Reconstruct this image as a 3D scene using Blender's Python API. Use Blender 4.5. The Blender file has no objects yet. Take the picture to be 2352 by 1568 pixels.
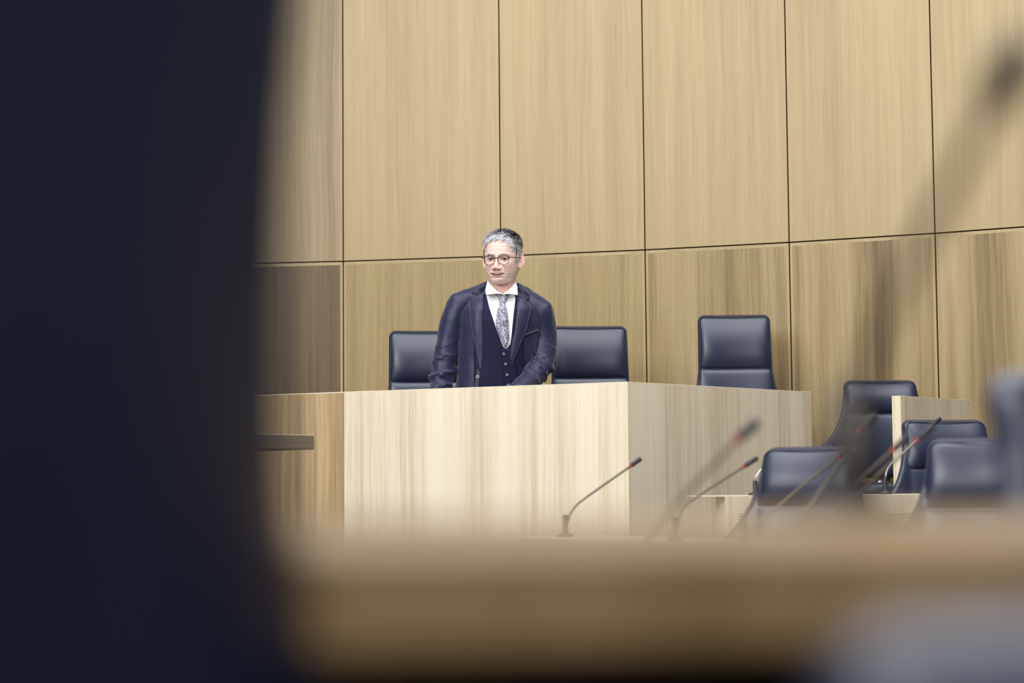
import bpy, bmesh, math, random
import numpy as np
from mathutils import Vector, Matrix, noise
from mathutils.bvhtree import BVHTree
random.seed(7); rng = np.random.RandomState(7)
PI = math.pi
C = bpy.context.scene.collection
scn = bpy.context.scene

# ------------------------------------------------------------------ camera
FPX = 70/36*2352.0
CAMZ = 0.9
HOR = 1125.0
cam_d = bpy.data.cameras.new('camera'); cam = bpy.data.objects.new('camera', cam_d); C.objects.link(cam)
cam_d.lens = 70; cam_d.sensor_width = 36; cam_d.clip_start = .05
PITCH = math.atan((HOR-784)/FPX)
CM = Matrix.Translation((0, 0, CAMZ)) @ Matrix.Rotation(PI/2+PITCH, 4, 'X') @ Matrix.Rotation(-0.0085, 4, 'Z')
cam.matrix_world = CM
cam_d.dof.use_dof = True; cam_d.dof.focus_distance = 8.95; cam_d.dof.aperture_fstop = 2.4
scn.camera = cam

def ray(px, py):
    return (CM.to_3x3() @ Vector(((px-1176)/FPX, -(py-784)/FPX, -1))).normalized()
def W(px, py, Y):            # the place seen at a measured spot of the photograph, at depth Y
    d = ray(px, py); return Vector((0, 0, CAMZ)) + d*(Y/d.y)
def WH(px, py, H):           # ... at height H
    d = ray(px, py); return Vector((0, 0, CAMZ)) + d*((H-CAMZ)/d.z)

# ------------------------------------------------------------------ helpers
def link(o, parent=None):
    C.objects.link(o)
    if parent is not None: o.parent = parent
    return o
def mobj(name, verts, faces, mats, parent=None, smooth=True, midx=None, cols=None, bevel=0, seg=2, recalc=True):
    me = bpy.data.meshes.new(name)
    me.from_pydata([tuple(v) for v in verts], [], [tuple(f) for f in faces])
    if not isinstance(mats, (list, tuple)): mats = [mats]
    for m in mats: me.materials.append(m)
    if midx is not None: me.polygons.foreach_set('material_index', midx)
    if cols is not None:
        at = me.color_attributes.new('tone', 'FLOAT_COLOR', 'POINT')
        at.data.foreach_set('color', np.asarray(cols, dtype=np.float32).ravel())
    if recalc:
        bm = bmesh.new(); bm.from_mesh(me); bmesh.ops.recalc_face_normals(bm, faces=bm.faces); bm.to_mesh(me); bm.free()
    me.polygons.foreach_set('use_smooth', [smooth]*len(me.polygons))
    o = link(bpy.data.objects.new(name, me), parent)
    if bevel:
        b = o.modifiers.new('b', 'BEVEL'); b.width = bevel; b.segments = seg; b.limit_method = 'ANGLE'; b.angle_limit = .6
    return o
def tag(o, label=None, cat=None, group=None, kind=None):
    if label: o['label'] = label
    if cat: o['category'] = cat
    if group: o['group'] = group
    if kind: o['kind'] = kind
    return o
def empty(name, loc, rz=0):
    o = bpy.data.objects.new(name, None); C.objects.link(o); o.location = loc; o.rotation_euler = (0, 0, rz)
    o.empty_display_size = .1
    return o
class MB:
    def __init__(s): s.v = []; s.f = []
    def add(s, vs, fs):
        n = len(s.v); s.v += [Vector(v) for v in vs]; s.f += [tuple(i+n for i in f) for f in fs]; return s
    def box(s, x0, x1, y0, y1, z0, z1):
        return s.add([(x0,y0,z0),(x1,y0,z0),(x1,y1,z0),(x0,y1,z0),(x0,y0,z1),(x1,y0,z1),(x1,y1,z1),(x0,y1,z1)],
                     [(0,3,2,1),(4,5,6,7),(0,1,5,4),(1,2,6,5),(2,3,7,6),(3,0,4,7)])
    def tube(s, pts, rad, n=12, sx=1.0):
        pts = [Vector(p) for p in pts]; m = len(pts)
        if not hasattr(rad, '__len__'): rad = [rad]*m
        vs = []; fs = []; up = None
        for i, p in enumerate(pts):
            t = (pts[min(i+1, m-1)]-pts[max(i-1, 0)]).normalized()
            if up is None:
                up = Vector((0, 0, 1)) if abs(t.z) < .9 else Vector((0, 1, 0))
            a = t.cross(up).normalized(); up = a.cross(t).normalized()
            for k in range(n):
                th = 2*PI*k/n; vs.append(p + a*math.cos(th)*rad[i]*sx + up*math.sin(th)*rad[i])
        for i in range(m-1):
            for k in range(n): fs.append((i*n+k, i*n+(k+1) % n, (i+1)*n+(k+1) % n, (i+1)*n+k))
        fs.append(tuple(range(n-1, -1, -1))); fs.append(tuple(range((m-1)*n, m*n)))
        return s.add(vs, fs)
    def lathe(s, prof, n=24, c=(0, 0, 0)):
        vs = []; fs = []; m = len(prof)
        for (r, z) in prof:
            for k in range(n): vs.append((c[0]+r*math.cos(2*PI*k/n), c[1]+r*math.sin(2*PI*k/n), c[2]+z))
        for i in range(m-1):
            for k in range(n): fs.append((i*n+k, i*n+(k+1) % n, (i+1)*n+(k+1) % n, (i+1)*n+k))
        fs.append(tuple(range(n-1, -1, -1))); fs.append(tuple(range((m-1)*n, m*n)))
        return s.add(vs, fs)
    def loops(s, loops, cap=True):
        n = len(loops[0]); vs = [p for l in loops for p in l]; fs = []
        for i in range(len(loops)-1):
            for k in range(n): fs.append((i*n+k, i*n+(k+1) % n, (i+1)*n+(k+1) % n, (i+1)*n+k))
        if cap: fs.append(tuple(range(n-1, -1, -1))); fs.append(tuple(range((len(loops)-1)*n, len(loops)*n)))
        return s.add(vs, fs)
    def ell(s, c, r, n=20, m=12):
        c = Vector(c); vs = []; fs = []
        for i in range(m+1):
            ph = PI*i/m
            for k in range(n):
                th = 2*PI*k/n; vs.append(c+Vector((r[0]*math.sin(ph)*math.cos(th), r[1]*math.sin(ph)*math.sin(th), r[2]*math.cos(ph))))
        for i in range(m):
            for k in range(n): fs.append((i*n+k, i*n+(k+1) % n, (i+1)*n+(k+1) % n, (i+1)*n+k))
        return s.add(vs, fs)
    def xf(s, M):
        s.v = [M @ v for v in s.v]; return s
    def build(s, name, mat, parent=None, smooth=True, **k): return mobj(name, s.v, s.f, mat, parent, smooth, **k)
def smooth_pts(P, sub=6):      # catmull-rom
    P = [Vector(p) for p in P]; out = []
    for i in range(len(P)-1):
        p0 = P[max(i-1, 0)]; p1 = P[i]; p2 = P[i+1]; p3 = P[min(i+2, len(P)-1)]
        for k in range(sub):
            t = k/sub
            out.append(.5*((2*p1)+(p2-p0)*t+(2*p0-5*p1+4*p2-p3)*t*t+(3*p1-p0-3*p2+p3)*t**3))
    out.append(P[-1]); return out

# ------------------------------------------------------------------ materials
def srgb(r, g, b):
    f = lambda c: (c/255/12.92) if c/255 <= .04045 else ((c/255+.055)/1.055)**2.4
    return (f(r), f(g), f(b), 1)
class NT:
    def __init__(s, name):
        s.m = bpy.data.materials.new(name); s.m.use_nodes = True; s.t = s.m.node_tree; s.N = s.t.nodes
        s.p = s.N['Principled BSDF']; s.out = s.N['Material Output']
    def n(s, typ, **k):
        o = s.N.new(typ)
        for a, b in k.items(): setattr(o, a, b)
        return o
    def l(s, a, b): s.t.links.new(a, b)
    def val(s, sock, v):
        if hasattr(v, 'is_linked') or hasattr(v, 'links'): s.l(v, sock)
        else: sock.default_value = v
    def math(s, op, a, b=0.0, c=None):
        o = s.n('ShaderNodeMath', operation=op); s.val(o.inputs[0], a); s.val(o.inputs[1], b)
        if c is not None: s.val(o.inputs[2], c)
        return o.outputs[0]
    def mix(s, f, a, b, mode='MIX'):
        o = s.n('ShaderNodeMix', data_type='RGBA', blend_type=mode)
        s.val(o.inputs[0], f); s.val(o.inputs[6], a); s.val(o.inputs[7], b); return o.outputs[2]
    def vec(s, x, y, z):
        o = s.n('ShaderNodeCombineXYZ'); s.val(o.inputs[0], x); s.val(o.inputs[1], y); s.val(o.inputs[2], z); return o.outputs[0]
    def noise(s, v, scale=1, detail=2, rough=.5, dist=0):
        o = s.n('ShaderNodeTexNoise'); s.l(v, o.inputs['Vector']); o.inputs['Scale'].default_value = scale
        o.inputs['Detail'].default_value = detail; o.inputs['Roughness'].default_value = rough; o.inputs['Distortion'].default_value = dist
        return o.outputs[0]
    def ramp(s, f, stops):
        o = s.n('ShaderNodeValToRGB'); s.l(f, o.inputs[0]); e = o.color_ramp.elements
        e[0].position, e[0].color = stops[0]; e[1].position, e[1].color = stops[-1]
        for p, c in stops[1:-1]: x = e.new(p); x.color = c
        return o.outputs[0]
def plain(name, col, rough=.5, metal=0, spec=.5, **k):
    t = NT(name); t.p.inputs['Base Color'].default_value = col; t.p.inputs['Roughness'].default_value = rough
    t.p.inputs['Metallic'].default_value = metal; t.p.inputs['Specular IOR Level'].default_value = spec
    for a, b in k.items(): t.p.inputs[a].default_value = b
    # faint procedural variation
    tc = t.n('ShaderNodeTexCoord'); nz = t.noise(tc.outputs['Object'], 40, 3)
    c2 = tuple(min(1, c*.86) for c in col[:3])+(1,)
    t.l(t.mix(nz, col, c2), t.p.inputs['Base Color'])
    return t.m
def wood(name, cols, broad=5.0, broadamt=.55, streak=.5, warp=.006, rough=.42, plank=0, plankamt=.5, horiz=False, perf=False, fine=.25):
    """vertical grained oak veneer; u runs across the grain, v along it. cols: dark, mid, light"""
    t = NT(name); tc = t.n('ShaderNodeTexCoord'); sp = t.n('ShaderNodeSeparateXYZ'); t.l(tc.outputs['Object'], sp.inputs[0])
    oi = t.n('ShaderNodeObjectInfo'); seed = t.math('MULTIPLY', oi.outputs['Object Index'], 3.713)
    if horiz: u0 = sp.outputs[2]; v = sp.outputs[0]
    else: u0 = t.math('ADD', sp.outputs[0], t.math('MULTIPLY', sp.outputs[1], .9)); v = sp.outputs[2]
    u = t.math('ADD', u0, seed)
    wn = t.noise(t.vec(t.math('MULTIPLY', u, 3.0), t.math('MULTIPLY', v, .8), 0), 1, 2)
    uw = t.math('ADD', u, t.math('MULTIPLY', t.math('SUBTRACT', wn, .5), warp*10))
    b = t.noise(t.vec(t.math('MULTIPLY', uw, broad), t.math('MULTIPLY', v, .16), 0), 1, 2, .5)
    f = t.noise(t.vec(t.math('MULTIPLY', uw, 45), t.math('MULTIPLY', v, .7), 3), 1, 4, .65)
    g = t.noise(t.vec(t.math('MULTIPLY', uw, 190), t.math('MULTIPLY', v, 2.6), 7), 1, 3, .7)
    s = t.math('ADD', t.math('MULTIPLY', t.math('SUBTRACT', b, .5), broadamt*2.2),
               t.math('ADD', t.math('MULTIPLY', t.math('SUBTRACT', f, .5), streak*1.7), t.math('MULTIPLY', t.math('SUBTRACT', g, .5), fine*1.7)))
    if plank:
        pi = t.math('FLOOR', t.math('ADD', t.math('MULTIPLY', u, plank), t.math('MULTIPLY', wn, .0)))
        w = t.n('ShaderNodeTexWhiteNoise', noise_dimensions='1D'); t.l(pi, w.inputs['W'])
        s = t.math('ADD', s, t.math('MULTIPLY', t.math('SUBTRACT', w.outputs['Value'], .5), plankamt))
    s = t.math('ADD', s, .5)
    col = t.ramp(s, [(0.0, cols[0]), (.5, cols[1]), (1.0, cols[2])])
    if perf:
        P = .0050
        fx = t.math('SUBTRACT', t.math('FRACT', t.math('DIVIDE', sp.outputs[0], P)), .5)
        fz = t.math('SUBTRACT', t.math('FRACT', t.math('DIVIDE', sp.outputs[2], P)), .5)
        d = t.math('SQRT', t.math('ADD', t.math('MULTIPLY', fx, fx), t.math('MULTIPLY', fz, fz)))
        hole = t.math('LESS_THAN', d, .29)
        col = t.mix(hole, col, srgb(74, 56, 30))
    t.l(col, t.p.inputs['Base Color']); t.p.inputs['Roughness'].default_value = rough
    t.p.inputs['Specular IOR Level'].default_value = .35
    return t.m
M = {}
M['wall_oak'] = wood('oak_wall_veneer', (srgb(136,115,79), srgb(163,142,102), srgb(182,162,123)), broad=6, broadamt=.4, streak=.4, fine=.35)
M['perf_oak'] = wood('perforated_oak_veneer', (srgb(106,82,46), srgb(164,141,97), srgb(192,171,129)), broad=5.5, broadamt=1.15, streak=.6, fine=.4, perf=True)
M['perf_light'] = wood('even_perforated_oak_veneer', (srgb(134,112,68), srgb(168,146,98), srgb(188,168,120)), broad=9, broadamt=.45, streak=.6, fine=.4, perf=True)
M['wall_oak_dark'] = wood('darker_oak_wall_veneer', (srgb(108,92,62), srgb(150,130,94), srgb(172,154,116)), broad=9, broadamt=.5, streak=.5, fine=.35)  # darker tone for the leftmost upper panels
M['perf_dark'] = wood('darker_perforated_oak_veneer', (srgb(70,54,32), srgb(104,84,54), srgb(130,108,72)), broad=8, broadamt=.6, streak=.6, fine=.4, perf=True)  # darker tone for the leftmost lower panels
M['desk_oak'] = wood('pale_oak_desk_veneer', (srgb(174,153,124), srgb(218,205,180), srgb(232,224,205)), broad=6, broadamt=.3, streak=.42, plank=11, plankamt=.22, fine=.3)
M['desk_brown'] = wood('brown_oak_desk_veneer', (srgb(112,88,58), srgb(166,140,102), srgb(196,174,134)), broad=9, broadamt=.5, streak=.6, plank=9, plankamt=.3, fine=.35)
M['board'] = wood('shade_toned_board', (srgb(84,72,56), srgb(120,106,86), srgb(140,126,104)), horiz=True, broad=30, broadamt=.5, streak=.5, rough=.6)  # dark tone holds the shade of a face turned from the light
M['near_oak'] = wood('near_desk_oak', (srgb(104,81,50), srgb(134,108,72), srgb(156,130,92)), broad=7, broadamt=.6, streak=.4)
M['dark_panel'] = plain('shade_toned_panel', srgb(48,42,36), .8)  # dark colour stands in for the shade below the near ledge
M['lip'] = plain('highlight_oak_lipping', srgb(244,230,200), .35)  # oak lipping; the edge highlight is put into its pale colour
M['gap'] = plain('black_wall_backing', srgb(16,14,12), .9)
M['floor'] = plain('grey_carpet', srgb(92,88,84), .95)
M['slot'] = plain('dark_slot', srgb(70,56,38), .9)
def leather():
    t = NT('navy_leather'); tc = t.n('ShaderNodeTexCoord'); nz = t.noise(tc.outputs['Object'], 9, 3); n2 = t.noise(tc.outputs['Object'], 260, 2)
    t.l(t.mix(nz, srgb(15,25,49), srgb(19,31,59)), t.p.inputs['Base Color'])
    t.p.inputs['Roughness'].default_value = .40; t.p.inputs['Specular IOR Level'].default_value = .7
    t.p.inputs['Sheen Weight'].default_value = 0
    bp = t.n('ShaderNodeBump'); bp.inputs['Strength'].default_value = .12; bp.inputs['Distance'].default_value = .001
    t.l(t.math('ADD', n2, t.math('MULTIPLY', nz, 3.0)), bp.inputs['Height']); t.l(bp.outputs[0], t.p.inputs['Normal']); return t.m
M['leather'] = leather()
M['seam'] = plain('navy_piping', srgb(28,38,58), .5)
M['chrome'] = plain('brushed_aluminium', srgb(190,192,196), .28, 1)
M['blackp'] = plain('black_plastic', srgb(24,24,26), .45)
M['capsule'] = plain('black_microphone_grille', srgb(30,32,38), .5)
M['steel'] = plain('dull_steel_gooseneck', srgb(92,84,72), .42, .6)
M['red'] = plain('red_microphone_ring', srgb(170,28,40), .4)

# ------------------------------------------------------------------ room
HS = CAMZ+1.198
jx = [(616,604.2),(788.3,600.0),(1150,588.0),(1481.5,573.8),(1812.5,556.6),(2147.5,535.7)]
J = [WH(x, y, HS) for x, y in jx]
def extend(a, b, ang, L):
    d = (b-a); d.z = 0; d.normalize(); d = Matrix.Rotation(ang, 3, 'Z') @ d; return b+d*L
L0 = .80
J[0] = J[1] + (J[0]-J[1]).normalized()*.80
for k in range(3): J.append(extend(J[-2], J[-1], math.radians(-4.2), .74) if k else extend(J[-2], J[-1], math.radians(-4.5), .74))
pre = [extend(J[1], J[0], math.radians(-3), .8)]; pre.append(extend(J[0], pre[0], math.radians(-3), .8)); pre.append(extend(pre[0], pre[1], math.radians(-3), .8))
J = pre[::-1]+J
WT = 4.4
wb = MB()
for i in range(len(J)-1):
    a, b = J[i].copy(), J[i+1].copy(); d = (b-a).normalized(); nn = Vector((d.y, -d.x, 0))
    if nn.y > 0: nn = -nn
    A0 = a-nn*.03; B0 = b-nn*.03; A1 = a-nn*.13; B1 = b-nn*.13
    wb.add([(p.x, p.y, z) for z in (0, WT) for p in (A0, B0, B1, A1)], [(0,3,2,1),(4,5,6,7),(0,1,5,4),(1,2,6,5),(2,3,7,6),(3,0,4,7)])
wall = wb.build('wall_back', M['gap'], smooth=False); tag(wall, 'tall oak panelled wall behind the podium, plain above and perforated below', kind='structure')
LAB = {1150: 0}
for i in range(len(J)-1):
    a, b = J[i], J[i+1]; d = (b-a); Ln = d.length; rz = math.atan2(d.y, d.x); g = .0032
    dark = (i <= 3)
    for kind, z0, z1 in (('upper_panel', HS+g, WT), ('acoustic_panel', .45, HS-g)):
        m = MB().box(g, Ln-g, 0, .028, z0-z0, z1-z0)
        up = kind == 'upper_panel'
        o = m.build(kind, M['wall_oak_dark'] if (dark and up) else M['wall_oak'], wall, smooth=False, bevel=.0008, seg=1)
        o.location = (a.x, a.y, z0); o.rotation_euler = (0, 0, rz); o.pass_index = (i*2+(0 if up else 1)+1)
        if not up:
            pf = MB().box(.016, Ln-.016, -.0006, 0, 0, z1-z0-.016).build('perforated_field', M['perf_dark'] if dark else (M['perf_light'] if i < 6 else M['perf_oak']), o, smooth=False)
            pf.pass_index = i+31; pf['label'] = 'finely perforated field of the lower wall panel'
fl = MB().box(-6, 7, -1.5, 11.5, -.1, 0).build('floor', M['floor'], smooth=False); tag(fl, kind='structure', label='grey carpeted floor of the chamber')
# podium platform and clerks' tier
def poly_slab(name, pts, z0, z1, mat, parent=None, **k):
    n = len(pts); v = [(p[0], p[1], z) for z in (z0, z1) for p in pts]
    f = [tuple(range(n-1, -1, -1)), tuple(range(n, 2*n))]+[(i, (i+1) % n, n+(i+1) % n, n+i) for i in range(n)]
    return mobj(name, v, f, mat, parent, smooth=False, **k)

# ------------------------------------------------------------------ big podium desk
HD = CAMZ+.434
DP = [WH(540,906.6,HD), WH(789.5,899.7,HD), WH(1441,876.3,HD), WH(1863.5,899.5,HD)]
dL = (DP[1]-DP[2]).normalized()
DP[0] = DP[1]+dL*.95
dz = HD
desk = empty('podium_desk', (DP[2].x, DP[2].y, 0)); tag(desk, 'large pale oak podium desk with a corner, in front of the standing man', 'desk')
def board(name, a, b, z0, z1, th, mat, parent, idx, back=True, bevel=.0025, origin=None):
    """upright panel whose front face runs a->b (left to right seen from the camera)"""
    d = Vector((b.x-a.x, b.y-a.y, 0)); L = d.length; rz = math.atan2(d.y, d.x)
    o = MB().box(0, L, 0, th, 0, z1-z0).build(name, mat, parent, smooth=False, bevel=bevel)
    off = parent.location if parent is not None else Vector((0, 0, 0))
    o.location = Vector((a.x, a.y, z0))-off; o.rotation_euler = (0, 0, rz); o.pass_index = idx; return o
board('front_panel', DP[1], DP[2], 0, HD-.004, .032, M['desk_oak'], desk, 3)
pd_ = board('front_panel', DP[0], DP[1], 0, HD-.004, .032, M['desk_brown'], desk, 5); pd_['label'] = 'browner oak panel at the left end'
board('side_panel', DP[2], DP[3], 0, HD-.004, .032, M['desk_oak'], desk, 11)
for a, b in ((DP[0], DP[2]), (DP[2], DP[3])):
    d = (b-a).normalized(); nn = Vector((-d.y, d.x, 0))
    board('lipping', a, b, HD-.004, HD, .034, M['lip'], desk, 0, bevel=.001)
ins = Vector((0, .35, 0))
nL = Vector((-(DP[2]-DP[0]).y, (DP[2]-DP[0]).x, 0)).normalized()
nR = Vector((-(DP[3]-DP[2]).y, (DP[3]-DP[2]).x, 0)).normalized()
inner = DP[2]+(nL+nR).normalized()*.25
o = desk.location
pts = [p for p in (DP[0]+nL*.033, DP[2]+(nL+nR).normalized()*.045, DP[3]+nR*.033, DP[3]+nR*.2, inner+(nL+nR).normalized()*.0, DP[0]+nL*.2)]
poly_slab('writing_top', [(p.x-o.x, p.y-o.y) for p in pts], HD-.19, HD-.16, M['desk_oak'], desk)

PZ = .45
pod = poly_slab('podium_platform', [(p.x, p.y) for p in (DP[0]+nL*.04, DP[2]+(nL+nR).normalized()*.05, DP[3]+nR*.04)]+[(1.40, 9.09)]+[(q.x, q.y-.04) for q in reversed(J[2:8]) if q.x < 1.4], .0, PZ, M['floor'])
pod2 = poly_slab('podium_platform', [(1.42, 8.22), (2.3, 8.22), (2.3, 9.05), (2.0, 9.22), (1.42, 9.5)], 0, PZ, M['floor']); tag(pod2, 'raised platform right of the podium desk, under the narrow oak block', 'platform')
tag(pod, 'raised carpeted podium platform behind the big oak desk', 'platform')

# grey-brown board at left
a = W(560,995,7.45); b = W(722,998,7.68)
sd = empty('speaker_table', (a.x, a.y, 0)); tag(sd, 'narrow dark wooden table edge at the left in front of the podium desk', 'table')
a2 = Vector((a.x-.35, a.y-.35*(b.y-a.y)/(b.x-a.x), 0)); b.z = 0
zt = W(660,996.8,7.56).z
tb = board('table_top', a2, b, zt-.0565, zt-.0025, .4, M['board'], sd, 4)
board('lipping', a2, b, zt-.0025, zt, .4, M['lip'], sd, 0, bevel=.0008)
q = a2+(b-a2)*.18
for s in (.02, .34):
    dd = (b-a2).normalized(); nn = Vector((-dd.y, dd.x, 0)); p = q+nn*s
    MB().box(p.x-sd.location.x-.02, p.x-sd.location.x+.02, p.y-sd.location.y-.02, p.y-sd.location.y+.02, 0, zt-.0565).build('leg', M['board'], sd, smooth=False)

# oak block at right
BP = [WH(2047.5,909.3,1.28), WH(2068,908.2,1.28), WH(2231,919.5,1.28)]
blk = empty('side_lectern', (BP[1].x, BP[1].y, 0)); tag(blk, 'narrow pale oak desk block at right between navy leather chairs', 'desk')
board('end_panel', BP[0], BP[1], PZ, 1.277, .03, M['desk_oak'], blk, 21); board('end_lipping', BP[0], BP[1], 1.277, 1.28, .03, M['lip'], blk, 0, bevel=.0008)
board('front_panel', BP[1], BP[2], PZ, 1.277, .032, M['desk_oak'], blk, 27)
board('lipping', BP[1], BP[2], 1.277, 1.28, .034, M['lip'], blk, 0, bevel=.0008)

# clerks' desk with sound slots
TZ = .13
tier = poly_slab('clerk_platform', [(1.0, 6.95), (2.6, 6.95), (2.6, 8.17), (1.5, 8.17), (1.0, 7.62)], 0, TZ, M['floor']); tag(tier, 'low carpeted step under the slotted desk at right', 'platform')
ca = W(1670.5,1140,7.15); cb = W(2215,1131,7.4); HC = .873
ck = empty('clerk_desk', (ca.x, ca.y, TZ)); tag(ck, 'low pale oak desk with sound slots, carrying a sharp silver microphone', 'desk')
ca.z = cb.z = 0
board('front_panel', ca, cb, TZ, HC-.003, .025, M['desk_oak'], ck, 33)
board('desk_top', ca, cb, HC-.003, HC, .42, M['lip'], ck, 0, bevel=.0008)
board('end_panel', ca+Vector((0,.026,0)), ca+Vector((.025,.026,0)), TZ, HC-.003, .38, M['desk_oak'], ck, 35)
dk = (cb-ca).normalized(); nk = Vector((dk.y, -dk.x, 0))
for px0, px1 in ((1697, 1792), (2008, 2100)):
    m = MB(); 
    for k in range(6):
        y = 1179.5+k*5.4
        A = W(px0, y, 1); B = W(px1, y, 1)
        def onp(px, py):
            r = ray(px, py); o0 = Vector((0,0,CAMZ)); t = ((ca-o0).dot(nk))/(r.dot(nk)); return o0+r*t
        A = onp(px0, y); B = onp(px1, y)
        A += nk*.0006; B += nk*.0006; off = ck.location
        h = .0011
        m.add([Vector((p.x, p.y, zz))-off for zz in (A.z-h, A.z+h) for p in (A, B, B-nk*.002, A-nk*.002)], [(0,3,2,1),(4,5,6,7),(0,1,5,4),(1,2,6,5),(2,3,7,6),(3,0,4,7)])
    g = m.build('sound_slots', M['slot'], ck, smooth=False); 

# members' desks (mostly below the sight line)
def row_desk(name, a, b, top, depth, mat, label, idx, left_end=True):
    a = Vector((a[0], a[1], 0)); b = Vector((b[0], b[1], 0))
    t = empty(name, (a.x, a.y, 0)); tag(t, label, 'desk')
    board('front_panel', a, b, 0, top-.03, .025, mat, t, idx)
    board('desk_top', a, b, top-.03, top, depth, mat, t, idx+1)
    d = (b-a).normalized(); nn = Vector((-d.y, d.x, 0))
    for e in (a+nn*.03, b+nn*.03-d*.026):
        board('end_panel', e, e+d*.025, 0, top-.03, depth-.06, mat, t, idx+2)
    return t
def X(px, Y): return (px-1176)/FPX*Y
row_desk('member_desk', (X(1180,6.75),6.55), (X(1800,5.3),5.15), .75, .34, M['desk_oak'], 'far member desk carrying the thin dark microphones left of centre', 41)
row_desk('member_desk', (X(1680,4.2),3.75), (X(2350,4.7),4.45), .75, .5, M['desk_oak'], 'middle member desk under the cluster of red-ringed microphones', 45)
row_desk('member_desk', (X(1300,2.7),2.45), (X(2000,2.7),2.75), .75, .5, M['desk_oak'], 'nearer member desk carrying one blurred microphone', 49)

# near desk with raised sloping ledge
nd = empty('front_desk', (-.1, .72, 0)); tag(nd, 'blurred brown oak desk ledge running across the bottom of the view', 'desk')
def slope_board(x0, x1, pf, z0f, z0b, th, depth, name, mat, idx):
    # front face from pf[0] to pf[1]
    a, b = pf; d = (b-a); L = d.length; rz = math.atan2(d.y, d.x)
    v = [(0,0,z0f-th),(L,0,z0f-th),(L,depth,z0b-th*.6),(0,depth,z0b-th*.6),(0,0,z0f),(L,0,z0f),(L,depth,z0b),(0,depth,z0b)]
    o = mobj(name, v, [(0,3,2,1),(4,5,6,7),(0,1,5,4),(1,2,6,5),(2,3,7,6),(3,0,4,7)], mat, nd, smooth=False, bevel=.003)
    o.location = Vector((a.x, a.y, 0))-nd.location; o.rotation_euler = (0,0,rz); o.pass_index = idx; return o
na = Vector((X(690,.72), .72, 0)); nb = na+Vector((.95, .11, 0))
slope_board(0, 0, (na, nb), .8785, .8875, .038, .17, 'sloping_ledge', M['near_oak'], 61)
dn = (nb-na).normalized(); nn_ = Vector((-dn.y, dn.x, 0))
board('front_panel', na+nn_*.07, nb+nn_*.07, 0, .842, .02, M['dark_panel'], nd, 62)
board('back_panel', na+nn_*.12+dn*.0, nb+nn_*.12, 0, .845, .03, M['near_oak'], nd, 63)

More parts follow.
